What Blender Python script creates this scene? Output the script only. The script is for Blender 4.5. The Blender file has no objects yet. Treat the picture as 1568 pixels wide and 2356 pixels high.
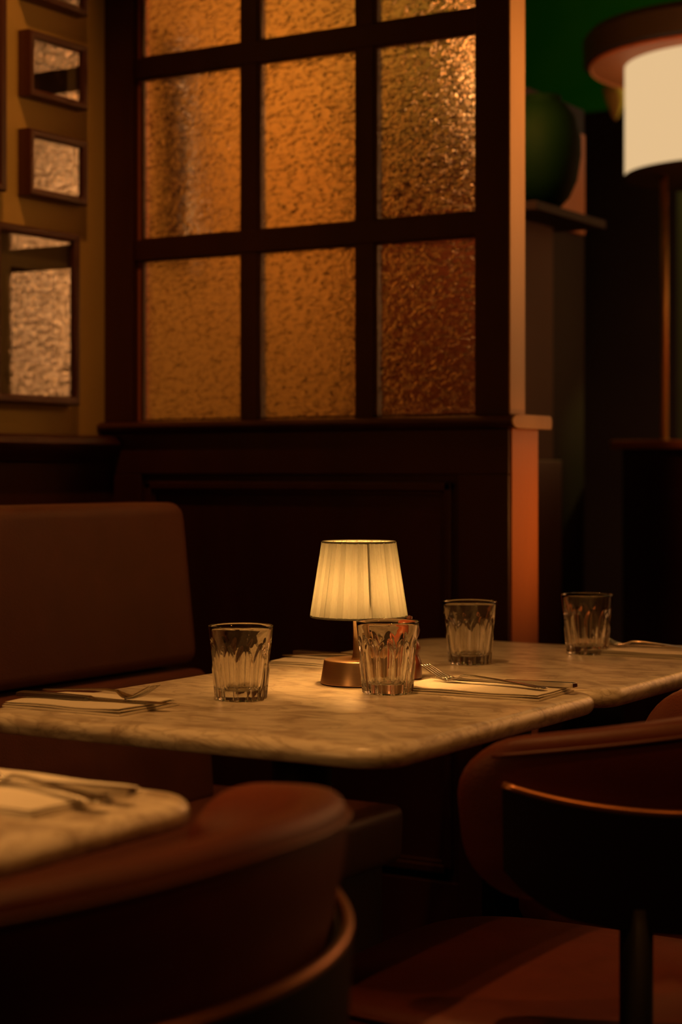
import bpy, bmesh, math, random
from mathutils import Vector, Matrix
random.seed(7)
PI = math.pi
sc = bpy.context.scene
C = sc.collection

# ------------------------------------------------------------------ camera
TH = math.radians(31.5)
CAMZ = 1.04
cam = bpy.data.cameras.new('camera')
cam.sensor_fit = 'VERTICAL'; cam.sensor_height = 36.0
cam.lens = 4175 / 2356 * 36.0
cam.shift_y = -93 / 2356
cam.clip_start = .05; cam.clip_end = 60
cam.dof.use_dof = True; cam.dof.focus_distance = 2.42; cam.dof.aperture_fstop = 3.8
co = bpy.data.objects.new('camera', cam); C.objects.link(co)
co.location = (0, 0, CAMZ); co.rotation_euler = (PI / 2, 0, TH)
sc.camera = co

# ------------------------------------------------------------------ world, exposure
w = bpy.data.worlds.new('world'); sc.world = w; w.use_nodes = True
w.node_tree.nodes['Background'].inputs[0].default_value = (1, .3, .08, 1)
w.node_tree.nodes['Background'].inputs[1].default_value = .0
sc.view_settings.view_transform = 'Standard'; sc.view_settings.look = 'None'
sc.view_settings.gamma = 1; sc.view_settings.use_curve_mapping = False
sc.view_settings.exposure = 0.0
sc.cycles.use_denoising = True
sc.cycles.sample_clamp_indirect = 3.0
sc.cycles.sample_clamp_direct = 0.0
sc.cycles.blur_glossy = 0.6
sc.cycles.max_bounces = 14; sc.cycles.transmission_bounces = 12
sc.cycles.transparent_max_bounces = 10; sc.cycles.glossy_bounces = 5

WARM = (1.0, .43, .105)
AMBER = (1.0, .36, .065)
def point(name, loc, power, col=WARM, r=.05):
    l = bpy.data.lights.new(name, 'POINT'); l.energy = power; l.color = col; l.shadow_soft_size = r
    o = bpy.data.objects.new(name, l); C.objects.link(o); o.location = loc; return o
def spot(name, loc, aim, power, deg=60, blend=.6, col=WARM, r=.04):
    l = bpy.data.lights.new(name, 'SPOT'); l.energy = power; l.color = col; l.shadow_soft_size = r
    l.spot_size = math.radians(deg); l.spot_blend = blend
    o = bpy.data.objects.new(name, l); C.objects.link(o); o.location = loc
    o.rotation_euler = (Vector(aim) - Vector(loc)).to_track_quat('-Z', 'Y').to_euler(); return o

# ceiling downlights, neighbouring lamps and added unseen lights, all out of the frame
spot('downlight_table', (-1.15, 1.35, 2.95), (-1.25, 1.85, .75), 66, 46, .9)
spot('downlight_near_table', (-.95, .75, 2.95), (-1.02, 1.10, .75), 80, 30, .9)
spot('downlight_far_table', (-.95, 2.2, 2.95), (-1.2, 2.45, .75), 17, 46, .9)
spot('downlight_picture_wall', (-1.72, 2.15, 2.95), (-2.38, 2.35, 1.45), 45, 62, .9, AMBER, .03)
spot('downlight_banquette', (-1.35, .9, 2.95), (-1.9, 1.6, .9), 10, 56, .9, AMBER)
point('lamp_on_near_table', (-1.32, .98, .885), 1.8, WARM, .04)
spot('post_fill_high', (-1.06, 3.02, 1.78), (-1.42, 2.98, 1.70), 6.6, 122, 1., (1, .44, .10), .05)  # added unseen spot, shapes the upper glow on the screen's free end
spot('post_fill_low', (-1.13, 3.10, .955), (-1.42, 3.01, .955), 2.6, 84, 1., AMBER, .02)  # added unseen spot, shapes the lower glow on the end board
spot('downlight_chairs', (-.1, 1.2, 2.9), (-.85, 1.7, .5), 24, 50, .9, AMBER)
point('chair_fill', (.35, 1.45, 1.75), 4.5, AMBER, .08)  # added unseen light to brighten the outer sides of the chairs
point('glow_on_green_wall', (-.6, 7.3, 3.45), 170, (1, .8, .15), .1)  # added unseen light to brighten the top of the far wall
spot('alcove_fill', (-.5, 4.5, 2.2), (-.5, 5.6, 1.5), 280, 125, .8, (1, .50, .22), .1)  # added unseen spot so the picture glazing has something bright to reflect
point('neighbour_booth_pendant', (-1.83, 3.63, 1.98), 14, (1, .28, .05), .04)
point('neighbour_back_lamp', (-1.2, 4.6, 1.55), 2.0, AMBER, .08)

# ------------------------------------------------------------------ materials
def mat(name, col, rough=.5, metal=0., spec=.5, noise=None, bump=None, coat=0., sheen=0.):
    """noise=(scale, col2, lo, hi, (sx,sy,sz)); bump=(scale, distance)"""
    m = bpy.data.materials.new(name); m.use_nodes = True
    nt = m.node_tree; b = nt.nodes['Principled BSDF']
    b.inputs['Base Color'].default_value = (*col, 1); b.inputs['Roughness'].default_value = rough
    b.inputs['Metallic'].default_value = metal; b.inputs['Specular IOR Level'].default_value = spec
    b.inputs['Coat Weight'].default_value = coat; b.inputs['Sheen Weight'].default_value = sheen
    tc = nt.nodes.new('ShaderNodeTexCoord')
    if noise:
        s, c2, lo, hi, sv = noise
        mp = nt.nodes.new('ShaderNodeMapping'); mp.inputs['Scale'].default_value = sv
        n = nt.nodes.new('ShaderNodeTexNoise'); n.inputs['Scale'].default_value = s; n.inputs['Detail'].default_value = 6
        n.inputs['Distortion'].default_value = .6
        r = nt.nodes.new('ShaderNodeValToRGB')
        r.color_ramp.elements[0].position = lo; r.color_ramp.elements[0].color = (*c2, 1)
        r.color_ramp.elements[1].position = hi; r.color_ramp.elements[1].color = (*col, 1)
        nt.links.new(tc.outputs['Object'], mp.inputs[0]); nt.links.new(mp.outputs[0], n.inputs['Vector'])
        nt.links.new(n.outputs['Fac'], r.inputs[0]); nt.links.new(r.outputs[0], b.inputs['Base Color'])
    if bump:
        n = nt.nodes.new('ShaderNodeTexNoise'); n.inputs['Scale'].default_value = bump[0]; n.inputs['Detail'].default_value = 4
        bp = nt.nodes.new('ShaderNodeBump'); bp.inputs['Distance'].default_value = bump[1]; bp.inputs['Strength'].default_value = 1
        nt.links.new(tc.outputs['Object'], n.inputs['Vector']); nt.links.new(n.outputs['Fac'], bp.inputs['Height'])
        nt.links.new(bp.outputs[0], b.inputs['Normal'])
    return m

M = {}
M['wood'] = mat('dark stained wood', (.055, .014, .007), .42, noise=(6, (.035, .008, .004), .35, .65, (1, 1, .08)), bump=(120, .0003))
M['wood_red'] = mat('reddish wood and lit dark wood', (.50, .17, .065), .38, noise=(5, (.40, .125, .045), .35, .7, (1, 1, .15)), bump=(90, .0004))  # counter ledge wood; also the lit tone of the end board and bead
M['wood_lit'] = mat('wood lightened for lamplight', (.58, .32, .15), .45, noise=(7, (.46, .24, .10), .3, .7, (1, 1, .2)), bump=(90, .0004))  # lighter copy of the dark wood, lamplight put into the colour
M['plaster'] = mat('pale plaster', (.80, .68, .50), .8, noise=(3, (.7, .58, .42), .3, .7, (1, 1, 1)))
M['wall'] = mat('cream painted wall', (.52, .37, .13), .8, noise=(3, (.47, .33, .11), .3, .7, (1, 1, 1)), bump=(160, .0006))
M['green'] = mat('dark green paint', (.014, .085, .006), .7, spec=0, noise=(2, (.004, .07, .005), .3, .7, (1, 1, 1)))
M['dark'] = mat('near black paint', (.012, .006, .005), .7, spec=.15, noise=(4, (.009, .004, .004), .3, .7, (1, 1, 1)))
M['floor'] = mat('dark floorboards', (.05, .018, .010), .5, noise=(8, (.03, .010, .006), .3, .7, (1, .08, 1)), bump=(40, .0005))
M['leather'] = mat('brown leather', (.105, .024, .012), .52, noise=(14, (.085, .019, .009), .3, .7, (1, 1, 1)), bump=(420, .0006), sheen=.05)
M['leather_dark'] = mat('dark chestnut leather', (.14, .026, .012), .48, noise=(14, (.11, .020, .009), .3, .7, (1, 1, 1)), bump=(420, .0006))
M['piping'] = mat('leather piping', (.11, .025, .013), .45)
M['shell'] = mat('black lacquered shell', (.010, .005, .004), .5, spec=.25)
M['black_metal'] = mat('black powder coated iron', (.008, .006, .005), .6, spec=.2, bump=(300, .0002))
M['copper_trim'] = mat('dull copper trim', (.42, .17, .07), .34, metal=.8)
M['steel'] = mat('brushed cutlery steel', (.62, .58, .52), .24, metal=1.)
M['brass'] = mat('brushed copper metal', (.90, .62, .40), .36, metal=1., noise=(30, (.82, .54, .34), .3, .7, (.1, .1, 14)))
M['brass_dull'] = mat('dull brass', (.48, .26, .10), .45, metal=.8)
M['napkin'] = mat('white paper napkin', (.80, .74, .64), .85, noise=(30, (.76, .70, .60), .3, .7, (1, 1, 1)), bump=(260, .0004))
M['mat_board'] = mat('cream mount board', (.72, .62, .40), .8, noise=(20, (.66, .57, .36), .3, .7, (1, 1, 1)))
M['photo_dark'] = mat('dark photographic print', (.03, .018, .010), .6, noise=(22, (.16, .11, .05), .32, .46, (1, 1, .6)))
M['photo_pale'] = mat('pale area of print', (.34, .25, .12), .6, noise=(40, (.12, .08, .04), .35, .6, (1, 1, 1)))
M['ink'] = mat('faded ink', (.22, .15, .07), .8)
M['frame'] = mat('dark walnut frame', (.085, .024, .012), .42, noise=(10, (.055, .014, .008), .3, .7, (1, 1, .3)))
M['pepper'] = mat('turned cherry wood', (.20, .045, .018), .28, noise=(20, (.13, .028, .012), .3, .7, (1, 1, .2)), coat=.4)
M['jar'] = mat('dark green glazed pottery', (.0015, .009, .0015), .7, spec=.04, noise=(6, (.001, .007, .001), .3, .7, (1, 1, 1)))
M['board'] = mat('lit wall orange', (.42, .17, .055), .6, noise=(6, (.34, .13, .04), .3, .7, (1, 1, .3)))  # orange of the lamp-lit wall put into the colour
M['tan'] = mat('tan shade cloth', (.55, .36, .10), .7, noise=(30, (.5, .32, .09), .3, .7, (1, 1, 1)))
M['hat'] = mat('copper lined metal hat', (.50, .15, .045), .6, noise=(8, (.44, .12, .035), .3, .7, (1, 1, 1)))
M['hat_out'] = mat('dark bronze outside', (.018, .006, .003), .55, noise=(8, (.014, .005, .003), .3, .7, (1, 1, 1)))

def brick_mat():
    m = mat('dark red brick', (.12, .03, .014), .8)
    nt = m.node_tree; b = nt.nodes['Principled BSDF']; tc = nt.nodes.new('ShaderNodeTexCoord')
    mp = nt.nodes.new('ShaderNodeMapping'); mp.inputs['Rotation'].default_value = (PI / 2, 0, PI / 2)
    br = nt.nodes.new('ShaderNodeTexBrick'); br.inputs['Scale'].default_value = 4.6
    br.inputs['Color1'].default_value = (.15, .035, .016, 1); br.inputs['Color2'].default_value = (.09, .02, .010, 1)
    br.inputs['Mortar'].default_value = (.05, .018, .010, 1)
    nt.links.new(tc.outputs['Object'], mp.inputs[0]); nt.links.new(mp.outputs[0], br.inputs['Vector'])
    nt.links.new(br.outputs['Color'], b.inputs['Base Color']); return m
M['brick'] = brick_mat()

def marble_mat():
    m = bpy.data.materials.new('veined marble'); m.use_nodes = True
    nt = m.node_tree; b = nt.nodes['Principled BSDF']; L = nt.links.new
    b.inputs['Roughness'].default_value = .30; b.inputs['Specular IOR Level'].default_value = .4
    tc = nt.nodes.new('ShaderNodeTexCoord')
    mp = nt.nodes.new('ShaderNodeMapping'); mp.inputs['Rotation'].default_value = (0, 0, .5); mp.inputs['Scale'].default_value = (1, 1.7, 3.5)
    L(tc.outputs['Object'], mp.inputs[0])
    n1 = nt.nodes.new('ShaderNodeTexNoise'); n1.inputs['Scale'].default_value = 16; n1.inputs['Detail'].default_value = 9; n1.inputs['Roughness'].default_value = .52; n1.inputs['Distortion'].default_value = .9
    n2 = nt.nodes.new('ShaderNodeTexNoise'); n2.inputs['Scale'].default_value = 7; n2.inputs['Detail'].default_value = 5; n2.inputs['Distortion'].default_value = 2.5
    L(mp.outputs[0], n1.inputs['Vector']); L(mp.outputs[0], n2.inputs['Vector'])
    r1 = nt.nodes.new('ShaderNodeValToRGB'); e = r1.color_ramp.elements
    e[0].position = .36; e[0].color = (.47, .385, .30, 1); e[1].position = .56; e[1].color = (.74, .66, .54, 1)
    L(n1.outputs['Fac'], r1.inputs[0])
    r2 = nt.nodes.new('ShaderNodeValToRGB'); e = r2.color_ramp.elements
    e[0].position = .46; e[0].color = (1, 1, 1, 1); e[1].position = .5; e[1].color = (.66, .62, .58, 1)
    x = e.new(.54); x.color = (1, 1, 1, 1)
    L(n2.outputs['Fac'], r2.inputs[0])
    mx = nt.nodes.new('ShaderNodeMix'); mx.data_type = 'RGBA'; mx.blend_type = 'MULTIPLY'; mx.inputs[0].default_value = .8
    L(r1.outputs[0], mx.inputs[6]); L(r2.outputs[0], mx.inputs[7]); L(mx.outputs[2], b.inputs['Base Color'])
    return m
M['marble'] = marble_mat()

def glass_mat():
    m = bpy.data.materials.new('clear tumbler glass'); m.use_nodes = True
    nt = m.node_tree; nt.nodes.remove(nt.nodes['Principled BSDF'])
    g = nt.nodes.new('ShaderNodeBsdfGlass'); g.inputs['IOR'].default_value = 1.5; g.inputs['Roughness'].default_value = 0
    g.inputs['Color'].default_value = (.99, .985, .96, 1)
    n = nt.nodes.new('ShaderNodeTexNoise'); n.inputs['Scale'].default_value = 60
    tc = nt.nodes.new('ShaderNodeTexCoord'); bp = nt.nodes.new('ShaderNodeBump'); bp.inputs['Distance'].default_value = .0004; bp.inputs['Strength'].default_value = .5
    nt.links.new(tc.outputs['Object'], n.inputs['Vector']); nt.links.new(n.outputs['Fac'], bp.inputs['Height']); nt.links.new(bp.outputs[0], g.inputs['Normal'])
    nt.links.new(g.outputs[0], nt.nodes['Material Output'].inputs[0]); return m
M['glass'] = glass_mat()

def hammered_mat():
    m = bpy.data.materials.new('hammered cathedral glass'); m.use_nodes = True
    nt = m.node_tree; nt.nodes.remove(nt.nodes['Principled BSDF']); L = nt.links.new
    g = nt.nodes.new('ShaderNodeBsdfGlass'); g.inputs['IOR'].default_value = 1.5; g.inputs['Roughness'].default_value = .10
    g.inputs['Color'].default_value = (.97, .95, .90, 1)
    tc = nt.nodes.new('ShaderNodeTexCoord'); mp = nt.nodes.new('ShaderNodeMapping'); mp.inputs['Scale'].default_value = (.50, 0.0, 1.2)
    n = nt.nodes.new('ShaderNodeTexNoise'); n.inputs['Scale'].default_value = 100; n.inputs['Detail'].default_value = 1.5; n.inputs['Distortion'].default_value = 1.1
    bp = nt.nodes.new('ShaderNodeBump'); bp.inputs['Distance'].default_value = .0056; bp.inputs['Strength'].default_value = 1
    L(tc.outputs['Object'], mp.inputs[0]); L(mp.outputs[0], n.inputs['Vector']); L(n.outputs['Fac'], bp.inputs['Height']); L(bp.outputs[0], g.inputs['Normal'])
    L(g.outputs[0], nt.nodes['Material Output'].inputs[0]); return m
M['hammered'] = hammered_mat()

def glazing_mat():
    m = bpy.data.materials.new('picture glazing'); m.use_nodes = True
    nt = m.node_tree; nt.nodes.remove(nt.nodes['Principled BSDF']); L = nt.links.new
    t = nt.nodes.new('ShaderNodeBsdfTransparent'); g = nt.nodes.new('ShaderNodeBsdfGlossy'); g.inputs['Roughness'].default_value = .02
    n = nt.nodes.new('ShaderNodeTexNoise'); n.inputs['Scale'].default_value = 3
    mr = nt.nodes.new('ShaderNodeMapRange'); mr.inputs['To Min'].default_value = .40; mr.inputs['To Max'].default_value = .45
    x = nt.nodes.new('ShaderNodeMixShader'); L(n.outputs['Fac'], mr.inputs[0]); L(mr.outputs[0], x.inputs[0])
    L(t.outputs[0], x.inputs[1]); L(g.outputs[0], x.inputs[2]); L(x.outputs[0], nt.nodes['Material Output'].inputs[0]); return m
M['glazing'] = glazing_mat()

def shade_mat(name, col, tr=.6):
    m = bpy.data.materials.new(name); m.use_nodes = True
    nt = m.node_tree; nt.nodes.remove(nt.nodes['Principled BSDF']); L = nt.links.new
    d = nt.nodes.new('ShaderNodeBsdfDiffuse'); t = nt.nodes.new('ShaderNodeBsdfTranslucent')
    n = nt.nodes.new('ShaderNodeTexNoise'); n.inputs['Scale'].default_value = 300
    r = nt.nodes.new('ShaderNodeValToRGB'); r.color_ramp.elements[0].color = (*[c * .93 for c in col], 1); r.color_ramp.elements[1].color = (*col, 1)
    L(n.outputs['Fac'], r.inputs[0]); L(r.outputs[0], d.inputs[0]); L(r.outputs[0], t.inputs[0])
    x = nt.nodes.new('ShaderNodeMixShader'); x.inputs[0].default_value = tr
    L(d.outputs[0], x.inputs[1]); L(t.outputs[0], x.inputs[2]); L(x.outputs[0], nt.nodes['Material Output'].inputs[0]); return m
M['shade'] = shade_mat('pleated cream fabric', (.215, .22, .19), .21)
def emit_mat(name, col, s):
    m = bpy.data.materials.new(name); m.use_nodes = True
    nt = m.node_tree; nt.nodes.remove(nt.nodes['Principled BSDF'])
    e = nt.nodes.new('ShaderNodeEmission'); e.inputs[0].default_value = (*col, 1); e.inputs[1].default_value = s
    nt.links.new(e.outputs[0], nt.nodes['Material Output'].inputs[0]); return m
M['bulb'] = emit_mat('warm lamp bulb', (1, .45, .11), 340)
M['drum'] = emit_mat('glowing drum shade', (1.0, .66, .33), .78)
M['pendant_bulb'] = emit_mat('pendant bulb', (1, .42, .12), 110)

# ------------------------------------------------------------------ helpers
def link(name, bm, m, parent=None, smooth=False, bevel=0, sub=0):
    me = bpy.data.meshes.new(name)
    bmesh.ops.recalc_face_normals(bm, faces=bm.faces)
    bm.to_mesh(me); bm.free()
    me.materials.append(m)
    if smooth: me.shade_smooth()
    o = bpy.data.objects.new(name, me); C.objects.link(o)
    if bevel:
        b = o.modifiers.new('bevel', 'BEVEL'); b.width = bevel; b.segments = 3; b.limit_method = 'ANGLE'; b.angle_limit = .7
        me.shade_smooth(); b.harden_normals = True
    if sub:
        s = o.modifiers.new('sub', 'SUBSURF'); s.levels = sub; s.render_levels = sub
    if parent: o.parent = parent
    return o
def box(bm, x0, x1, y0, y1, z0, z1, mtx=None):
    vs = [bm.verts.new((x, y, z)) for z in (z0, z1) for y in (y0, y1) for x in (x0, x1)]
    for f in ((0, 1, 3, 2), (4, 6, 7, 5), (0, 4, 5, 1), (2, 3, 7, 6), (0, 2, 6, 4), (1, 5, 7, 3)):
        bm.faces.new([vs[i] for i in f])
    if mtx: bmesh.ops.transform(bm, matrix=mtx, verts=vs)
    return vs
def boxo(name, d, m, parent=None, bevel=0):
    bm = bmesh.new(); box(bm, *d); return link(name, bm, m, parent, bevel=bevel)
def loft(bm, rings, close_ring=True, caps=True, close_path=False):
    R = [[bm.verts.new(p) for p in r] for r in rings]
    n = len(R[0]); k = len(R)
    for i in range(k if close_path else k - 1):
        a, b = R[i], R[(i + 1) % k]
        for j in range(n if close_ring else n - 1):
            bm.faces.new((a[j], a[(j + 1) % n], b[(j + 1) % n], b[j]))
    if caps and not close_path and close_ring:
        bm.faces.new(R[0][::-1]); bm.faces.new(R[-1])
    return R
def lathe(bm, prof, n=48, cx=0, cy=0, caps=False):
    loft(bm, [[(cx + r * math.cos(2 * PI * j / n), cy + r * math.sin(2 * PI * j / n), z) for j in range(n)] for r, z in prof], caps=caps)
def tube(bm, pts, r, n=10, closed=False):
    pts = [Vector(p) for p in pts]; rings = []
    K = len(pts); up = None
    for i, p in enumerate(pts):
        if closed: t = pts[(i + 1) % K] - pts[i - 1]
        else: t = pts[min(i + 1, K - 1)] - pts[max(i - 1, 0)]
        t.normalize()
        if up is None: up = Vector((0, 0, 1)) if abs(t.z) < .9 else Vector((1, 0, 0))
        s = t.cross(up).normalized(); u = s.cross(t).normalized(); up = u
        rr = r[i] if isinstance(r, (list, tuple)) else r
        rings.append([p + rr * (math.cos(2 * PI * j / n) * s + math.sin(2 * PI * j / n) * u) for j in range(n)])
    loft(bm, rings, close_path=closed)
def empty(name, loc, label=None, cat=None, group=None, rz=0):
    o = bpy.data.objects.new(name, None); C.objects.link(o); o.location = loc; o.rotation_euler = (0, 0, rz)
    o.empty_display_size = .05
    if label: tag(o, label, cat, group)
    return o
def tag(o, label, cat, group=None):
    o['label'] = label; o['category'] = cat
    if group: o['group'] = group
    return o
def struct(o):
    o['kind'] = 'structure'; return o
def dup(root, loc, label, rz=None, group=None):
    r = root.copy(); C.objects.link(r); r.location = loc; r['label'] = label
    if rz is not None: r.rotation_euler = (0, 0, rz)
    if group: r['group'] = group
    for ch in list(root.children):
        c = ch.copy(); C.objects.link(c); c.parent = r
        for g in ch.children:
            d = g.copy(); C.objects.link(d); d.parent = c
    return r
def sstep(x): x = max(0., min(1., x)); return x * x * (3 - 2 * x)

# ------------------------------------------------------------------ room shell
AW, BS = -2.384, 2.95       # picture wall plane, face of the glazed screen
XR, YB, YF, ZC = 2.6, -1.2, 8.0, 3.6
struct(boxo('floor', (-4.7, XR + .2, YB - .2, YF + .2, -.1, 0), M['floor']))
struct(boxo('ceiling', (-4.7, XR + .2, YB - .2, YF + .2, ZC, ZC + .1), M['green']))
struct(boxo('wall_left', (AW - .15, AW, YB, 4.45, 0, ZC), M['wall']))
struct(boxo('wall_side', (-4.65, -4.5, 4.3, YF, 0, ZC), M['green']))
struct(boxo('wall_return', (-4.65, AW - .15, 4.3, 4.45, 0, ZC), M['dark']))
struct(boxo('wall_back', (-4.65, XR + .15, YF, YF + .15, 0, ZC), M['green']))
struct(boxo('wall_right', (XR, XR + .15, YB, YF, 0, ZC), M['dark']))
struct(boxo('wall_front', (AW - .15, XR + .15, YB - .15, YB, 0, ZC), M['dark']))
# dado panelling and its rail along the picture wall
bm = bmesh.new(); box(bm, AW, AW + .022, YB, BS - .001, 0, 1.085)
struct(link('trim_1', bm, M['wood'], bevel=.002))
bm = bmesh.new()
loft(bm, [[(AW + x, y, z) for x, z in ((.0, 1.060), (.030, 1.060), (.036, 1.070), (.050, 1.082), (.054, 1.096), (.048, 1.108), (.036, 1.113), (.0, 1.113))] for y in (YB, BS - .001)])
struct(link('trim_2', bm, M['wood'], bevel=.001))

# ------------------------------------------------------------------ glazed screen
scr = empty('glazed_screen', (-1.9, BS, 0), 'dark stained wooden partition with a grid of amber hammered glass panes behind the banquette', 'partition')
OX, OY = -1.9, BS
def sb(name, x0, x1, y0, y1, z0, z1, m='wood', bevel=.002):
    return boxo(name, (x0 - OX, x1 - OX, y0, y1, z0, z1), M[m], scr, bevel)
def ax(px, b=BS):                                   # reading a position along the screen
    t = (px - 784) / 4175
    return b * (t * math.cos(TH) - math.sin(TH)) / (t * math.sin(TH) + math.cos(TH))
xe = ax(1172)                                        # free end of the screen
x_st0, x_st1 = ax(239), ax(303)
cols = [(ax(316), ax(545)), (ax(583), ax(810)), (ax(851), ax(1091))]
cols[0] = (x_st1 + .012, cols[0][1])
rows = [(1.144, 1.473), (1.515, 1.846), (1.888, 2.22)]
TOP = 2.62
sb('stile', AW + .001, x_st1, 0, .06, 1.142, TOP)
sb('stile', cols[2][1], xe, 0, .06, 1.142, TOP)
sb('end_post', xe - .002, xe + .0015, -.0005, .0605, 1.144, TOP, 'wood_lit', .0006)  # thin facing, lightened to carry the lamplight on the free end
for x0, x1 in ((cols[0][1], cols[1][0]), (cols[1][1], cols[2][0])):
    sb('muntin', x0, x1, .012, .046, 1.142, TOP)
for z0, z1 in ((1.473, 1.515), (1.846, 1.888), (2.22, 2.262)):
    sb('rail', x_st1, cols[2][1], .010, .048, z0, z1)
sb('top_rail', x_st1, cols[2][1], 0, .06, 2.55, TOP)
sb('bead', x_st1, x_st1 + .010, .02, .046, 1.142, 2.55, 'wood_red', .001)  # lit reveal of the stile, its light put into the redder wood
for x0, x1 in cols:
    for z0, z1 in rows + [(2.262, 2.55)]:
        bm = bmesh.new(); box(bm, x0 - OX - .004, x1 - OX + .004, .026, .031, z0 - .003, z1 + .003)
        link('glass_pane', bm, M['hammered'], scr)
        bm = bmesh.new()                            # glazing bead round each pane
        a, b_ = x0 - OX, x1 - OX; e = .007
        for d in ((a, a + e, z0, z1), (b_ - e * .4, b_, z0, z1), (a, b_, z0, z0 + e * .5), (a, b_, z1 - e * .5, z1)):
            box(bm, d[0], d[1], .014, .025, d[2], d[3])
        link('glazing_bead', bm, M['wood'], scr, bevel=.001)
# lower panelling with moulded frame and cap
sb('lower_panel', AW + .001, xe, .004, .112, 0, 1.12)
sb('end_board', xe - .002, xe + .003, .0035, .1125, 0, 1.12, 'wood_red', .0006)  # thin facing in lighter red, carrying lamplight on the lower end
bm = bmesh.new()
prof = ((-.002, .0), (-.016, .002), (-.024, .008), (-.026, .013), (-.022, .019), (-.012, .023), (-.002, .024))
nose = [(y, z) for y, z in prof] + [(.135, .024), (.139, .018), (.139, .006), (.135, .0)]
loft(bm, [[(x - OX, y, 1.118 + z) for y, z in nose] for x in (AW + .001, xe + .016)])
link('cap_rail', bm, M['wood'], scr, bevel=.002)
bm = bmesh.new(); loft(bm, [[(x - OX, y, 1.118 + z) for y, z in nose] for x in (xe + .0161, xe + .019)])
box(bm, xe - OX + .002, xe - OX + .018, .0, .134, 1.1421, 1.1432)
link('cap_end', bm, M['wood_lit'], scr, bevel=.0005)  # end of the cap kept paler than the rail as its lit face
px0, px1 = ax(338), ax(1042)
def ring_frame(bm, x0, x1, z0, z1, wdt, y0, y1):
    for d in ((x0, x0 + wdt, z0, z1), (x1 - wdt, x1, z0, z1), (x0, x1, z0, z0 + wdt), (x0, x1, z1 - wdt, z1)):
        box(bm, d[0], d[1], y0, y1, d[2], d[3])
for x0, x1, z0, z1 in ((px0, px1, .30, 1.02),):
    bm = bmesh.new(); ring_frame(bm, x0 - OX, x1 - OX, z0, z1, .016, -.010, .004)
    link('panel_moulding', bm, M['wood'], scr, bevel=.003)
    bm = bmesh.new(); ring_frame(bm, x0 - OX + .016, x1 - OX - .016, z0 + .016, z1 - .016, .007, -.004, .004)
    link('panel_moulding', bm, M['wood'], scr, bevel=.002)
bm = bmesh.new()
box(bm, AW - OX + .001, xe - OX, -.006, .004, 1.035, 1.118); box(bm, AW - OX + .03, px0 - OX - .012, -.006, .004, 0, 1.035); box(bm, px1 - OX + .012, xe - OX, -.006, .004, 0, 1.035); box(bm, px0 - OX - .012, px1 - OX + .012, -.006, .004, 0, .285)
link('panel_frame', bm, M['wood'], scr, bevel=.002)

# ------------------------------------------------------------------ framed pictures
def picture(y0, y1, z0, z1, label, fw=.016, matw=.02, kind='photo', group='framed pictures on the cream wall'):
    r = empty('picture_frame', (AW, (y0 + y1) / 2, (z0 + z1) / 2), label, 'picture frame', group)
    hy, hz = (y1 - y0) / 2, (z1 - z0) / 2; d = .032
    bm = bmesh.new()
    # mitred moulding: loft a profile round the rectangle
    pr = ((0, 0), (d - .004, 0), (d, .003), (d, fw * .6), (d - .004, fw), (.006, fw), (0, fw))
    rings = []
    for sy, sz in ((-1, -1), (1, -1), (1, 1), (-1, 1)):
        rings.append([(x, sy * (hy - o), sz * (hz - o)) for x, o in pr])
    loft(bm, rings, close_path=True)
    link('frame', bm, M['frame'], r, bevel=.001)
    bm = bmesh.new(); box(bm, .001, .012, -hy + fw * .7, hy - fw * .7, -hz + fw * .7, hz - fw * .7)
    link('mount', bm, M['mat_board'], r)
    bm = bmesh.new(); box(bm, .0215, .0235, -hy + fw * .7, hy - fw * .7, -hz + fw * .7, hz - fw * .7)
    link('glazing', bm, M['glazing'], r)
    return r, hy, hz
r4, hy, hz = picture(2.59, 2.838, 1.172, 1.516, 'largest portrait format frame holding a signed dark photograph in a wide cream mount', .017)
cy, cz = (2.59 + 2.838) / 2, (1.172 + 1.516) / 2
pb = boxo('print', (.0121, .0130, 2.652 - cy, 2.783 - cy, 1.252 - cz, 1.436 - cz), M['photo_dark'], r4)
bm = bmesh.new()
def blob(bm, y, z, ry, rz, x0=.0131, x1=.0136, n=20):
    loft(bm, [[(x, y + ry * math.cos(2 * PI * j / n) * (1 + .12 * math.sin(3 * j)), z + rz * math.sin(2 * PI * j / n)) for j in range(n)] for x in (x0, x1)])
blob(bm, 2.672 - cy, 1.418 - cz, .012, .012); blob(bm, 2.673 - cy, 1.375 - cz, .010, .024); blob(bm, 2.668 - cy, 1.326 - cz, .008, .012)
link('pale_figures', bm, M['photo_pale'], r4)
bm = bmesh.new()
pts = []
for k in range(90):
    u = k / 89
    pts.append((.0126, 2.632 - cy + .125 * u + .006 * math.sin(u * 41), 1.222 - cz + .009 * math.sin(u * 33) * (1 - .45 * u) + .004 * math.sin(u * 77)))
tube(bm, pts, .0007, 6)
link('signature', bm, M['ink'], r4)
r3, hy, hz = picture(2.686, 2.863, 1.577, 1.708, 'small landscape frame hanging just above the largest frame')
boxo('print', (.0121, .0128, -.062, .062, -.040, .040), M['photo_pale'], r3)
r2, hy, hz = picture(2.686, 2.863, 1.770, 1.900, 'small landscape frame, second up above the largest frame, holding a dark print')
boxo('print', (.0121, .0130, -.066, .045, -.044, .012), M['photo_dark'], r2)
r1, hy, hz = picture(2.686, 2.863, 1.960, 2.092, 'small landscape frame at the top of the column, cut by the picture edge')
boxo('print', (.0121, .0128, -.062, .062, -.040, .040), M['photo_pale'], r1)
r5, hy, hz = picture(2.33, 2.622, 1.574, 2.06, 'tall frame at the left edge of the photo beside the small frames')
boxo('print', (.0121, .0128, -.09, .09, -.16, .16), M['photo_dark'], r5)
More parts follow.
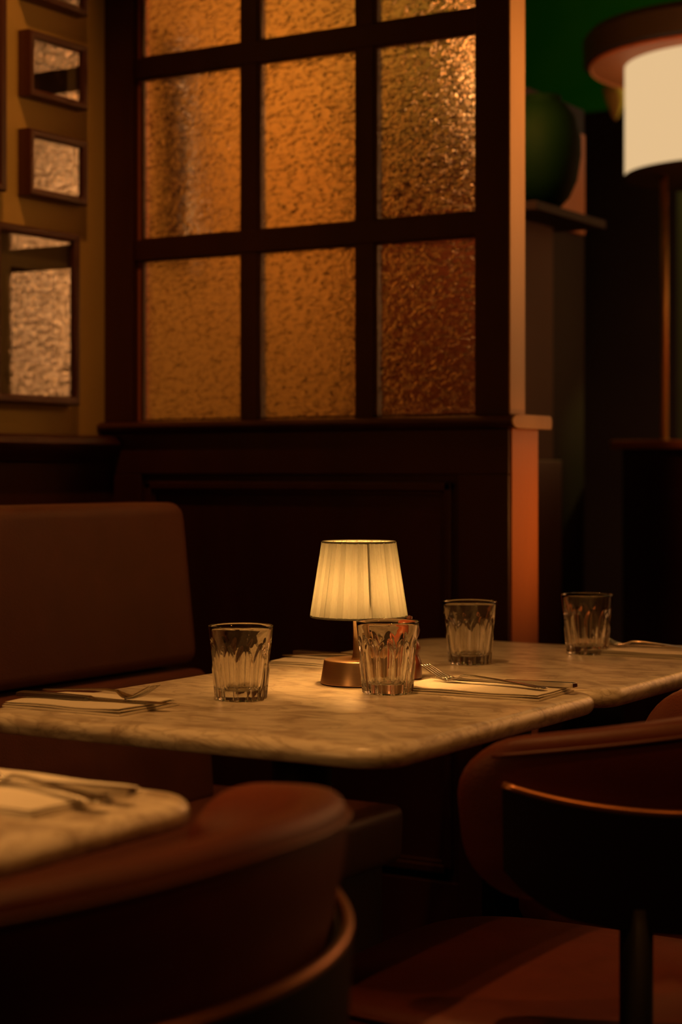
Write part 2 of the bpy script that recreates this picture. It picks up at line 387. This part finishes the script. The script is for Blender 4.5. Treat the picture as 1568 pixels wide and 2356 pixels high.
# a framed print of the neighbouring booth, seen only as a dark patch through the hammered glass
rn, hy, hz = picture(3.165, 3.24, 1.50, 1.98, 'narrow frame beyond the glass seen as a dark blur', group='framed pictures beyond the glass')
boxo('print', (.0121, .0128, -.024, .024, -.20, .20), M['photo_dark'], rn)

# ------------------------------------------------------------------ banquette
bq = empty('banquette', (-1.8, 1.2, 0), 'long brown leather banquette with split backrest along the picture wall', 'banquette')
bx, by = -1.8, 1.2
def cushion(name, prof, y0, y1, m, r=.02, er=.025):
    """profile in (x,z) world, swept along y, ends softly rounded by shrinking the last rings"""
    n = len(prof); cxx = sum(p[0] for p in prof) / n; czz = sum(p[1] for p in prof) / n
    bm = bmesh.new(); rings = []
    steps = [(0, .0), (.15, .45), (.4, .78), (.7, .94), (1, 1)]
    def ring(y, k):
        out = []
        for x, z in prof:
            dx, dz = x - cxx, z - czz; L = math.hypot(dx, dz) or 1
            s = max(0, (L - er * (1 - k))) / L
            out.append((cxx + dx * s - bx, y - by, czz + dz * s))
        return out
    for u, k in steps: rings.append(ring(y0 + er * u, k))
    for u, k in steps[::-1]: rings.append(ring(y1 - er * u, k))
    loft(bm, rings)
    return link(name, bm, m, bq, smooth=True)
def rrect(pts, r=.02, k=5):
    out = []; n = len(pts)
    for i in range(n):
        p = Vector(pts[i]); a = (Vector(pts[i - 1]) - p).normalized(); b = (Vector(pts[(i + 1) % n]) - p).normalized()
        for j in range(k + 1):
            t = j / k; q0 = p + a * r; q1 = p + b * r
            out.append(tuple((1 - t) ** 2 * q0 + 2 * t * (1 - t) * p + t * t * q1))
    return out
cushion('backrest', rrect([(-1.898, .70), (-1.93, .985), (-2.05, .985), (-2.03, .70)], .022), -.6, 2.62, M['leather'])
cushion('lumbar_cushion', rrect([(-1.862, .46), (-1.880, .692), (-2.03, .692), (-2.02, .46)], .016), -.6, 2.625, M['leather'])
cushion('seat_cushion', rrect([(-1.535, .37), (-1.53, .468), (-2.0, .468), (-2.0, .37)], .022), -.6, 2.72, M['leather'])
boxo('base', (-2.03 - bx, -1.57 - bx, -.6 - by, 2.70 - by, 0, .372), M['wood'], bq, .004)
boxo('back_casing', (AW + .03 - bx, -2.03 - bx, -.6 - by, 2.62 - by, 0, .94), M['wood'], bq, .004)

# ------------------------------------------------------------------ marble tables
TX0, TX1, TTOP, TT = -1.532, -.948, .75, .026
def rounded_top(bm, hx, hy, r, prof):
    """prof: list of (inset, z)"""
    rings = []
    for ins, z in prof:
        ring = []
        for cxs, cys, a0 in ((1, 1, 0), (-1, 1, 90), (-1, -1, 180), (1, -1, 270)):
            for j in range(11):
                a = math.radians(a0 + 90 * j / 10); rr = max(.002, r - ins)
                ring.append((cxs * (hx - r) + rr * math.cos(a), cys * (hy - r) + rr * math.sin(a), z))
        rings.append(ring)
    loft(bm, rings)
def make_table(y0, y1, label):
    t = empty('restaurant_table', ((TX0 + TX1) / 2, (y0 + y1) / 2, 0), label, 'table', 'marble tables along the banquette')
    hx, hy = (TX1 - TX0) / 2, (y1 - y0) / 2
    bm = bmesh.new(); R = TT / 2
    prof = [(R * 3.2, TTOP - TT)] + [(R * (1 - math.sin(a)), TTOP - R - R * math.cos(a)) for a in [PI * k / 12 for k in range(13)]] + [(R * 3.2, TTOP)]
    rounded_top(bm, hx, hy, .055, prof)
    link('tabletop', bm, M['marble'], t, smooth=True)
    bm = bmesh.new(); box(bm, -.16, .16, -.16, .16, TTOP - TT - .010, TTOP - TT - .0005)
    lathe(bm, [(.038, TTOP - .06), (.075, TTOP - TT - .010)], 32, caps=True); link('top_plate', bm, M['black_metal'], t, bevel=.002)
    bm = bmesh.new(); lathe(bm, [(.0, .02), (.038, .02), (.038, TTOP - .05), (0, TTOP - .05)], 40); link('column', bm, M['black_metal'], t, smooth=False)
    bm = bmesh.new(); lathe(bm, [(0, 0), (.20, 0), (.205, .006), (.19, .016), (.06, .028), (.045, .04), (0, .04)], 56); link('base', bm, M['black_metal'], t, smooth=True)
    return t
make_table(1.640, 2.218, 'square marble table carrying the pleated lamp, middle one of the row')
make_table(2.221, 2.80, 'marble table pushed against the far side of the lamp table')
make_table(.752, 1.33, 'separate marble table at the lower left with only its rounded corner showing')

# ------------------------------------------------------------------ tumblers
def tumbler_mesh():
    bm = bmesh.new(); H = .0945; NF = 10; N = NF * 20
    def rout(z): return .0315 + (.0412 - .0315) * (z / H) ** 1.05
    def outer(z, j):
        f = ((j / N * NF) % 1) * 2 - 1
        r = rout(z)
        zt = .070 - .022 * f * f
        d = .0030 * (math.cos(f * PI / 2) ** .55) * sstep((zt - z) / .010 + .5)
        edge = .0016 * abs(f) ** 8 * sstep((zt - z) / .01)
        return r - d + edge
    rings = []
    def ring(fn, z, zf=None): return [((fn(j)) * math.cos(2 * PI * j / N), (fn(j)) * math.sin(2 * PI * j / N), (zf(j) if zf else z)) for j in range(N)]
    rings.append(ring(lambda j: .004, .0026))
    rings.append(ring(lambda j: .024, .0026))
    rings.append(ring(lambda j: outer(.001, j) - .0045, .0))
    rings.append(ring(lambda j: outer(.001, j) - .0012, .0004))
    K = 44
    for k in range(K + 1):
        z = .0018 + (H - .0022) * k / K
        rings.append(ring(lambda j, z=z: outer(z, j), z))
    rt = rout(H)
    rings.append(ring(lambda j: rt - .0007, H + .0002)); rings.append(ring(lambda j: rt - .0016, H - .0003))
    zb = .0125
    for k in range(21):
        z = H - .001 - (H - .001 - zb - .003) * k / 20
        rin = rt - .0020 - (rt - .0235 - .0020) * (1 - (z - zb) / (H - zb))
        rings.append(ring(lambda j, r=rin: r, z))
    for r, z in ((.0215, zb + .0012), (.018, zb + .0004), (.010, zb), (.004, zb)):
        rings.append(ring(lambda j, r=r: r, z))
    loft(bm, rings)
    return bm
g0 = None
def cam_pos(px, py, z=TTOP):                         # where a foot seen at that spot stands on a level z
    D = (CAMZ - z) * 4175 / (py - 1085); X = (px - 784) / 4175 * D
    return (X * math.cos(TH) - D * math.sin(TH), X * math.sin(TH) + D * math.cos(TH), z)
for k, (pos, lab) in enumerate([
        (cam_pos(554, 1610), 'empty fluted glass tumbler on the lamp table left of the pleated lamp'),
        (cam_pos(891, 1595), 'empty fluted glass tumbler overlapping the lamp base in front of it'),
        (cam_pos(1080, 1527), 'empty fluted glass tumbler standing behind the fork on the far table'),
        (cam_pos(1350, 1504), 'empty fluted glass tumbler furthest away, before the black gap by the end post')]):
    if g0 is None:
        g0 = link('glass_tumbler', tumbler_mesh(), M['glass'], smooth=True); o = g0
        tag(o, lab, 'glass', 'fluted tumblers on the marble tables')
    else:
        o = g0.copy(); C.objects.link(o); o['label'] = lab
    o.location = (pos[0], pos[1], TTOP + .0002); o.rotation_euler = (0, 0, .37 * k + .1)

# ------------------------------------------------------------------ pleated table lamp
lp = cam_pos(825, 1573)
lamp = empty('table_lamp', lp, 'small table lamp with a glowing pleated shade and round copper base', 'lamp')
bm = bmesh.new()
lathe(bm, [(0, .0012), (.051, .0012), (.0525, .0022), (.0522, .004), (.0478, .0315), (.0468, .0332), (.045, .0338), (.0, .0338)], 96)
link('base', bm, M['brass'], lamp, smooth=False, bevel=.0004)
bm = bmesh.new(); lathe(bm, [(0, .0), (.049, .0), (.050, .0014), (0, .0014)], 64); link('foot_pad', bm, M['shell'], lamp)
bm = bmesh.new(); lathe(bm, [(0, .0335), (.0108, .0335), (.0090, .037), (.0078, .045), (.0078, .098), (.0, .098)], 32); link('stem', bm, M['brass'], lamp, smooth=True)
bm = bmesh.new(); lathe(bm, [(0, .098), (.012, .098), (.013, .102), (.013, .112), (0, .112)], 32); link('socket', bm, M['brass'], lamp, smooth=False)
bm = bmesh.new(); lathe(bm, [(.001, .112)] + [(.0135 * math.sin(PI * k / 12) + .001, .130 - .018 * math.cos(PI * k / 12)) for k in range(1, 13)], 24); link('bulb', bm, M['bulb'], lamp, smooth=True)
bm = bmesh.new(); NP = 42; N = NP * 8
rings = []
for k in range(15):
    u = k / 14; R = .0652 + (.0492 - .0652) * u; z = .0925 + .1015 * u
    ring = []
    for j in range(N):
        f = (j / N * NP) % 1
        am = .0012 * (1.25 + .6 * math.sin(j // 8 * 2.4))
        ring.append(((R + am * (abs(2 * f - 1) * 2 - 1)) * math.cos(2 * PI * j / N), (R + am * (abs(2 * f - 1) * 2 - 1)) * math.sin(2 * PI * j / N), z))
    rings.append(ring)
loft(bm, rings, caps=False)
sh = link('lamp_shade', bm, M['shade'], lamp, smooth=False)
for R, z, nm in ((.0655, .0925, 'bottom_hem'), (.0495, .194, 'top_hem')):
    bm = bmesh.new(); tube(bm, [(R * math.cos(2 * PI * j / 72), R * math.sin(2 * PI * j / 72), z) for j in range(72)], .0014, 8, True); link(nm, bm, M['shade'], sh, smooth=True)
bm = bmesh.new()
for k in range(3):
    a = TH - PI / 2 + (-.80, .24, 2.6)[k]
    tube(bm, [(.0115 * math.cos(a), .0115 * math.sin(a), .107), (.058 * math.cos(a), .058 * math.sin(a), .112), (.0585 * math.cos(a), .0585 * math.sin(a), .118), (.0472 * math.cos(a), .0472 * math.sin(a), .190)], .0011, 6)
link('shade_carrier', bm, M['brass'], lamp)

# ------------------------------------------------------------------ pepper mill
pp = cam_pos(941, 1560)
bm = bmesh.new()
lathe(bm, [(0, 0), (.0170, 0), (.0178, .002), (.0175, .020), (.0165, .024), (.0140, .030), (.0125, .034), (.0155, .039), (.0160, .043), (.0135, .050), (.0108, .054), (.0135, .060), (.0150, .067), (.0130, .075), (.007, .080), (.004, .082), (.0045, .086), (0, .088)], 40)
o = link('pepper_mill', bm, M['pepper'], smooth=True); o.location = pp; o.location.z = TTOP + .0003
tag(o, 'small turned reddish wooden pepper mill half hidden behind the tumbler and lamp', 'pepper mill')

# ------------------------------------------------------------------ napkins and cutlery
def napkin_obj(x0, x1, y0, y1, label, skew=0, rz=0, open_end=1):
    """folded paper napkin: three soft layers, the upper leaf slightly shorter and lifted at the open end"""
    cx, cy = (x0 + x1) / 2, (y0 + y1) / 2; hx, hy = (x1 - x0) / 2, (y1 - y0) / 2
    bm = bmesh.new(); nx, ny = 14, 8
    for L, (s, z0, z1) in enumerate(((1, .0002, .0034), (.99, .0033, .0058), (.97, .0057, .0080))):
        top = []; bot = []
        for i in range(nx + 1):
            for j in range(ny + 1):
                u = i / nx * 2 - 1; v = j / ny * 2 - 1
                x = u * hx * s; y = v * hy * s + skew * u * .01
                lift = .0015 * L / 2 * max(0, u * open_end) ** 4 + .0006 * math.sin(5 * u + 3 * v) * (L > 0)
                e = .0009 * (abs(v) ** 6 + abs(u) ** 6)
                top.append(bm.verts.new((x, y, z1 + lift - e * .8))); bot.append(bm.verts.new((x, y, z0 + lift * .9 + (e * .5 if L else 0))))
        W = ny + 1
        for i in range(nx):
            for j in range(ny):
                a = i * W + j
                bm.faces.new((top[a], top[a + W], top[a + W + 1], top[a + 1])); bm.faces.new((bot[a], bot[a + 1], bot[a + W + 1], bot[a + W]))
        for i in range(nx):
            a = i * W; bm.faces.new((top[a], bot[a], bot[a + W], top[a + W])); a += ny; bm.faces.new((top[a], top[a + W], bot[a + W], bot[a]))
        for j in range(ny):
            a = j; bm.faces.new((top[a], top[a + 1], bot[a + 1], bot[a])); a = nx * W + j; bm.faces.new((top[a], bot[a], bot[a + 1], top[a + 1]))
    o = link('paper_napkin', bm, M['napkin'], smooth=False); o.location = (cx, cy, TTOP + .0003); o.rotation_euler = (0, 0, rz)
    tag(o, label, 'napkin', 'folded paper napkins'); return o
def fork_mesh():
    """along +x: handle end at x=0, tine tips at x=.19; lies on handle end and bowl"""
    bm = bmesh.new()
    def zc(x):
        K = [(0, .0016), (.05, .0052), (.10, .0092), (.128, .0088), (.142, .0040), (.152, .0022), (.165, .0062), (.192, .0200)]
        for (a, za), (b, zb) in zip(K, K[1:]):
            if x <= b:
                t = (x - a) / (b - a); return za + (zb - za) * (t * t * (3 - 2 * t) if b < .16 else t)
        return K[-1][1]
    def sec(x, w, h): # rounded flat section
        n = 10; return [(x, w * math.cos(2 * PI * j / n), zc(x) + h * math.sin(2 * PI * j / n)) for j in range(n)]
    W = [(0, .0045), (.004, .0082), (.012, .0095), (.04, .0080), (.08, .0050), (.11, .0032), (.128, .0034), (.138, .0075), (.146, .0112), (.155, .0120)]
    loft(bm, [sec(x, wd, .0011 + (.0006 if x > .1 else 0)) for x, wd in W])
    for k in range(4):
        y = -.0093 + k * .0062
        pts = [(x, y * (1 - .06 * (x - .15) / .04), zc(x) + .0003) for x in (.150, .157, .164, .172, .180, .188, .192)]
        tube(bm, pts, [.0021, .0021, .0019, .0017, .0015, .0012, .0006], 6)
    return bm
def knife_mesh():
    """along +x: handle end at 0, blade tip at .215; handle is a square bar, blade stands nearly flat"""
    bm = bmesh.new()
    def sec(x, y0, y1, h0, h1, z): return [(x, y0, z), (x, y0 + .0006, z + h0 * .9), (x, (y0 + y1) / 2, z + (h0 + h1) / 2), (x, y1, z + h1), (x, y1, z), (x, (y0 + y1) / 2, z - .0001)]
    S = [(0, -.0070, .0070, .0056, .0056), (.004, -.0078, .0078, .0062, .0062), (.06, -.0068, .0068, .0056, .0056), (.094, -.0058, .0058, .0046, .0046), (.100, -.0062, .0062, .0044, .0044),
         (.106, -.0050, .0050, .0024, .0024), (.115, -.0085, .0052, .0006, .0018), (.15, -.0108, .0058, .0004, .0017), (.19, -.0110, .0056, .0004, .0015), (.205, -.0080, .0046, .0004, .0012), (.215, .0012, .0028, .0005, .0007)]
    loft(bm, [sec(x, a, b, c, d, .0002) for x, a, b, c, d in S])
    return bm
FORK = KNIFE = None
def cutlery(kind, loc, rz, label, tilt=0.):
    global FORK, KNIFE
    if kind == 'fork':
        if FORK is None: FORK = link('table_fork', fork_mesh(), M['steel'], smooth=True); o = FORK
        else: o = FORK.copy(); C.objects.link(o)
        tag(o, label, 'fork', 'steel forks on napkins')
    else:
        if KNIFE is None: KNIFE = link('table_knife', knife_mesh(), M['steel'], bevel=.0003); o = KNIFE
        else: o = KNIFE.copy(); C.objects.link(o)
        tag(o, label, 'knife', 'steel knives on napkins')
    o.location = loc; o.rotation_euler = (0, tilt, rz); return o
NZ = TTOP + .0092
# left place setting (handles towards the banquette)
napkin_obj(-1.525, -1.345, 1.690, 1.812, 'folded paper napkin on the lamp table nearest the banquette, under fork and knife', rz=.02)
cutlery('knife', (-1.530, 1.726, NZ), .16, 'steel knife on the napkin left of the lamp, its blade pointing to the tumbler')
cutlery('fork', (-1.530, 1.775, NZ + .0016), -.10, 'steel fork on the napkin left of the lamp, tines tipped upward')
# right place setting (handles towards the chair)
napkin_obj(-1.185, -.985, 2.075, 2.195, 'folded paper napkin right of the lamp in front of the table seam', open_end=-1, rz=.05)
cutlery('knife', (-.972, 2.168, NZ + .0004), PI - .02, 'steel knife on the napkin right of the lamp beside its fork')
cutlery('fork', (-.995, 2.128, NZ + .0004), PI - .12, 'steel fork with raised tines right of the lamp, beside the overlapping tumbler')
# behind the lamp
napkin_obj(-1.515, -1.335, 2.262, 2.385, 'folded paper napkin mostly hidden behind the lamp, on the far table', rz=.03)
cutlery('knife', (-1.520, 2.345, NZ), .05, 'steel knife on the napkin behind the lamp')
cutlery('fork', (-1.518, 2.310, NZ), -.03, 'steel fork on the napkin hidden behind the lamp base')
# far right
napkin_obj(-1.185, -.985, 2.66, 2.775, 'folded paper napkin on the far table beside the furthest tumbler', open_end=-1, rz=.02)
cutlery('knife', (-.965, 2.735, NZ + .0004), PI, 'steel knife on the napkin at the right edge beside the furthest tumbler')
cutlery('fork', (-.990, 2.705, NZ + .0004), PI - .06, 'steel fork with raised tines touching the outline of the furthest tumbler')
# near left table
napkin_obj(-1.205, -1.005, 1.155, 1.300, 'folded paper napkin on the near table at the lower left', open_end=-1, rz=-.04)
cutlery('knife', (-.976, 1.247, NZ + .0004), PI + .08, 'steel knife on the napkin of the near table, square handle end showing')
cutlery('fork', (-.972, 1.203, NZ + .0004), PI - .20, 'steel fork on the napkin of the near table, thin handle end showing')

# ------------------------------------------------------------------ tub chairs
def make_chair(loc, label, rz=0):
    """local: sitter faces -x, rear of the back at +x; origin under the middle of the seat"""
    t = empty('tub_chair', loc, label, 'chair', 'tub chairs at the marble tables', rz)
    RX, RY = .285, .245
    def zt(p): u = abs(p); return .802 - .046 * (u / 92.) ** 1.6
    def zb(p): u = abs(p) / 100.; return .596
    def sect(p, grow=1., hg=1.):
        a = math.radians(p); c, s = math.cos(a), math.sin(a)
        n = 28; out = []
        h = (zt(p) - zb(p)) / 2; zc = (zt(p) + zb(p)) / 2; tw = .027
        for j in range(n):
            q = 2 * PI * j / n; cq, sq = math.cos(q), math.sin(q)
            e = .55
            o = tw * math.copysign(abs(cq) ** e, cq) * grow; v = h * math.copysign(abs(sq) ** e, sq) * hg
            lean = .020 * v / h
            out.append(((RX + o + lean) * c, (RY + o + lean) * s, zc + v))
        return out
    bm = bmesh.new(); rings = []
    E = 87
    ends = [(d, math.sqrt(1 - (1 - d / 14.) ** 2)) for d in (.02, .4, 1.2, 2.4, 4., 6., 8.5, 11., 14.)]
    for d, g in ends: rings.append(sect(-E + d, max(.06, g ** .8), .22 + .78 * g))
    for k in range(1, 40): rings.append(sect(-E + 14 + (2 * E - 28) * k / 40))
    for d, g in ends[::-1]: rings.append(sect(E - d, max(.06, g ** .8), .22 + .78 * g))
    loft(bm, rings)
    bk = link('backrest', bm, M['leather_dark'], t, smooth=True)
    for off, dz, nm in ((.0405, -.016, 'piping'),):
        bm = bmesh.new(); pts = []
        for k in range(61):
            p = -78 + 156 * k / 60; a = math.radians(p); o = off
            pts.append(((RX + o) * math.cos(a), (RY + o) * math.sin(a), zt(p) + dz))
        tube(bm, pts, .0022, 8); link(nm, bm, M['piping'], bk, smooth=True)
    # black outer shell
    def zr(p): return .690 + .030 * (abs(p) / 76.) ** 4
    bm = bmesh.new(); rings = []
    for k in range(49):
        p = -76 + 152 * k / 48; a = math.radians(p); c, s = math.cos(a), math.sin(a)
        lo = .565 + .04 * (abs(p) / 76.) ** 3 + .03 * max(0, (abs(p) - 62) / 14.) ** 2
        o0, o1 = .030, .044
        rings.append([((RX + o) * c, (RY + o) * s, z) for o, z in ((o0 - .004, lo), (o1 - .006, lo), (o1, zr(p)), (o0, zr(p)))])
    loft(bm, rings); shl = link('shell', bm, M['shell'], t, bevel=.001)
    bm = bmesh.new()
    tube(bm, [((RX + .040) * math.cos(math.radians(p)), (RY + .040) * math.sin(math.radians(p)), zr(p) + .002) for p in [-76 + 152 * k / 60 for k in range(61)]], .0046, 8)
    link('trim', bm, M['copper_trim'], shl, smooth=True)
    # seat
    def se(hx, hy, z, n=64, ex=.5):
        return [(-.005 + hx * math.copysign(abs(math.cos(2 * PI * j / n)) ** ex, math.cos(2 * PI * j / n)), hy * math.copysign(abs(math.sin(2 * PI * j / n)) ** ex, math.sin(2 * PI * j / n)), z) for j in range(n)]
    bm = bmesh.new()
    loft(bm, [se(.225, .220, .398), se(.237, .232, .402), se(.242, .237, .415), se(.242, .237, .440), se(.236, .231, .452), se(.222, .217, .4585), se(.17, .165, .463), se(.08, .09, .465), se(.01, .01, .4655)])
    st = link('seat', bm, M['leather_dark'], t, smooth=True)
    bm = bmesh.new(); tube(bm, [(p[0] * 1.0, p[1] * 1.0, .446) for p in se(.241, .236, 0)], .003, 6, True); link('seat_piping', bm, M['piping'], st, smooth=True)
    bm = bmesh.new(); loft(bm, [se(.215, .21, .372), se(.22, .215, .375), se(.22, .215, .398)]); link('seat_frame', bm, M['shell'], t)
    for x, y, z1 in ((.195, -.208, .60), (.195, .208, .60), (-.185, -.20, .38), (-.185, .20, .38)):
        bm = bmesh.new()
        tube(bm, [(x * 1.10, y * 1.06, 0), (x * 1.03, y * 1.02, .2), (x, y, .40), (x, y, z1)] if z1 > .5 else [(x * 1.1, y * 1.06, 0), (x, y, z1)], [.012, .015, .017, .017] if z1 > .5 else [.012, .017], 16)
        link('leg', bm, M['black_metal'], t, smooth=True)
    return t
ch = make_chair((-.900, 1.930, 0), 'brown leather tub chair at the lamp table with its seat visible beneath the back')
c2 = dup(ch, (-.968, 1.0, 0), 'closest tub chair at the lower left, blurred, curled leather back with copper trim', group='tub chairs at the marble tables')
c2.scale = (.915, 1.18, 1)
dup(ch, (-.915, 2.525, 0), 'tub chair tucked at the far table, only the top corner of its back showing', group='tub chairs at the marble tables')

# ------------------------------------------------------------------ beyond the screen
def gpos(px, D):  # horizontal position at a view distance
    X = (px - 784) / 4175 * D
    return Vector((X * math.cos(TH) - D * math.sin(TH), X * math.sin(TH) + D * math.cos(TH), 0))
def gz(py, D): return CAMZ + (1085 - py) / 4175 * D
# brick pier and dark cupboard below it
struct(boxo('wall_pier', (-2.25, -1.90, 3.86, 4.105, 1.07, 1.644), M['brick']))
struct(boxo('wall_pier_top', (-2.25, -1.90, 3.86, 4.105, 1.645, 1.96), M['dark']))  # upper part of the pier, darker than the brick
cb = boxo('low_cupboard', (-2.25, -1.885, 3.84, 4.125, 0, 1.068), M['wood'], bevel=.004)
tag(cb, 'dark low cupboard under the brick pier behind the end post', 'cupboard')
struct(boxo('wall_partition', (-2.25, -1.97, 4.106, 4.45, 0, 2.0), M['dark']))
bm = bmesh.new(); box(bm, -1.9, -1.80, 3.80, 4.105, 1.645, 1.665); box(bm, -1.97, -1.80, 4.106, 4.20, 1.645, 1.665)
o = link('wall_shelf', bm, M['dark'], bevel=.001); tag(o, 'narrow wooden shelf on the pier carrying the green jar', 'shelf')
bm = bmesh.new()
lathe(bm, [(0, 0), (.030, 0), (.045, .008), (.066, .03), (.084, .07), (.094, .13), (.094, .17), (.082, .220), (.060, .25), (.046, .262), (.046, .272), (.043, .274), (.040, .270), (.036, .25), (0, .24)], 56)
o = link('green_jar', bm, M['jar'], smooth=True); o.location = (-1.862, 3.96, 1.6655); tag(o, 'rounded dark green jar standing on the shelf behind the end post', 'jar')
o = boxo('lit_wall_panel', (-1.9695, -1.957, 4.12, 4.43, 1.666, 1.93), M['board'], bevel=.003); tag(o, 'orange brown panel standing in for the lit wall behind the green jar', 'board')  # added panel carrying the lit patch of wall
# counter with the big lamp
c0 = gpos(1430, 4.95)
ct = empty('counter', (c0.x, c0.y, 0), 'dark panelled counter with a reddish ledge carrying the big drum lamp', 'counter')
boxo('body', (0, 1.6, 0, .75, 0, 1.10), M['wood'], ct, .004)
boxo('ledge', (-.025, 1.65, -.03, .78, 1.10, 1.125), M['wood_red'], ct, .006)
# drum lamp
DL = 5.2; lc = gpos(1685, DL)
bl = empty('drum_lamp', (lc.x, lc.y, 1.125), 'large drum lamp glowing pale yellow under a wide dark hat', 'lamp')
z0 = gz(400, DL) - 1.125; z1 = gz(150, DL) - 1.125
RS = 250 / 4175 * DL * .985
bm = bmesh.new(); loft(bm, [[(r * math.cos(2 * PI * j / 96), r * math.sin(2 * PI * j / 96), z) for j in range(96)] for r, z in ((RS, z0), (RS, z1), (RS - .006, z1), (RS - .006, z0))], close_path=True, caps=False)
link('drum_shade', bm, M['drum'], bl, smooth=False)
bm = bmesh.new(); lathe(bm, [(0, z0 - .006), (RS + .001, z0 - .006), (RS + .001, z0 - .0005), (0, z0 - .0005)], 96); link('diffuser', bm, M['hat_out'], bl)
RH = 322 / 4175 * DL
bm = bmesh.new(); lathe(bm, [(0, z1 + .001), (RH, z1 + .001), (RH + .004, z1 - .004), (RH + .008, z1 + .002), (0.01, z1 + .0035)], 96); link('hat_lining', bm, M['hat'], bl)
bm = bmesh.new(); lathe(bm, [(.01, z1 + .004), (RH + .010, z1 + .004), (RH + .024, z1 + .010), (RH + .026, z1 + .075), (RH + .010, z1 + .095), (.01, z1 + .13)], 96, caps=True); link('hat', bm, M['hat_out'], bl, smooth=False)
v = Vector((-math.cos(TH), -math.sin(TH), 0))
for k in range(4):
    d = Matrix.Rotation(k * PI / 2, 3, 'Z') @ v * .197
    bm = bmesh.new(); tube(bm, [(d.x, d.y, .004), (d.x, d.y, z0 + .006)], .0115, 14); link('post', bm, M['brass_dull'], bl, smooth=True)
    bm = bmesh.new(); lathe(bm, [(0, 0), (.024, 0), (.024, .004), (.012, .008), (0, .008)], 20, d.x, d.y); link('post_foot', bm, M['brass_dull'], bl)
# small conical sconce on a dark pillar behind the lamp
p = gpos(1425, 6.6)
struct(boxo('wall_pillar', (p.x - .42, p.x + .22, p.y, p.y + .3, 0, 2.36), M['dark']))
struct(boxo('wall_alcove', (-1.30, 1.6, 5.6, 5.75, 0, ZC), M['plaster']))
bm = bmesh.new()
for k in range(9): box(bm, -1.25 + .34 * k, -1.25 + .34 * k + .07, 5.57, 5.6, 0, ZC)
for z in (.5, 1.05, 1.6, 2.15, 2.7): box(bm, -1.3, 1.6, 5.575, 5.6, z, z + .07)
struct(link('trim_3', bm, M['wood']))  # unseen battens added to break up the brightness seen through the glass
q = gpos(1400, 6.5)
o_ = bmesh.new(); lathe(o_, [(.002, 0), (.012, .012), (.036, .07), (.05, .115), (.047, .115), (0, .02)], 32)
o = link('wall_sconce', o_, M['tan'], smooth=True); o.location = (q.x, p.y - .052, gz(270, 6.5)); tag(o, 'small tan cone shaped wall light under the wide lamp hat', 'wall light')
# pendant of the neighbouring booth, hidden behind the stile, glinting in the glass
pd = gpos(1136, 4.05)
pn = empty('pendant_lamp', (pd.x, pd.y, 1.84), 'bare pendant bulb beyond the glass, seen as glints in the right panes', 'lamp')
bm = bmesh.new(); lathe(bm, [(.001, 0)] + [(.032 * math.sin(PI * k / 12), .032 - .032 * math.cos(PI * k / 12)) for k in range(1, 12)] + [(.001, .064)], 24)
link('bulb', bm, M['pendant_bulb'], pn, smooth=True)
bm = bmesh.new(); tube(bm, [(0, 0, .06), (0, 0, .1)], .014, 12); tube(bm, [(0, 0, .1), (0, 0, ZC - 1.84)], .003, 6); link('cord', bm, M['black_metal'], pn)
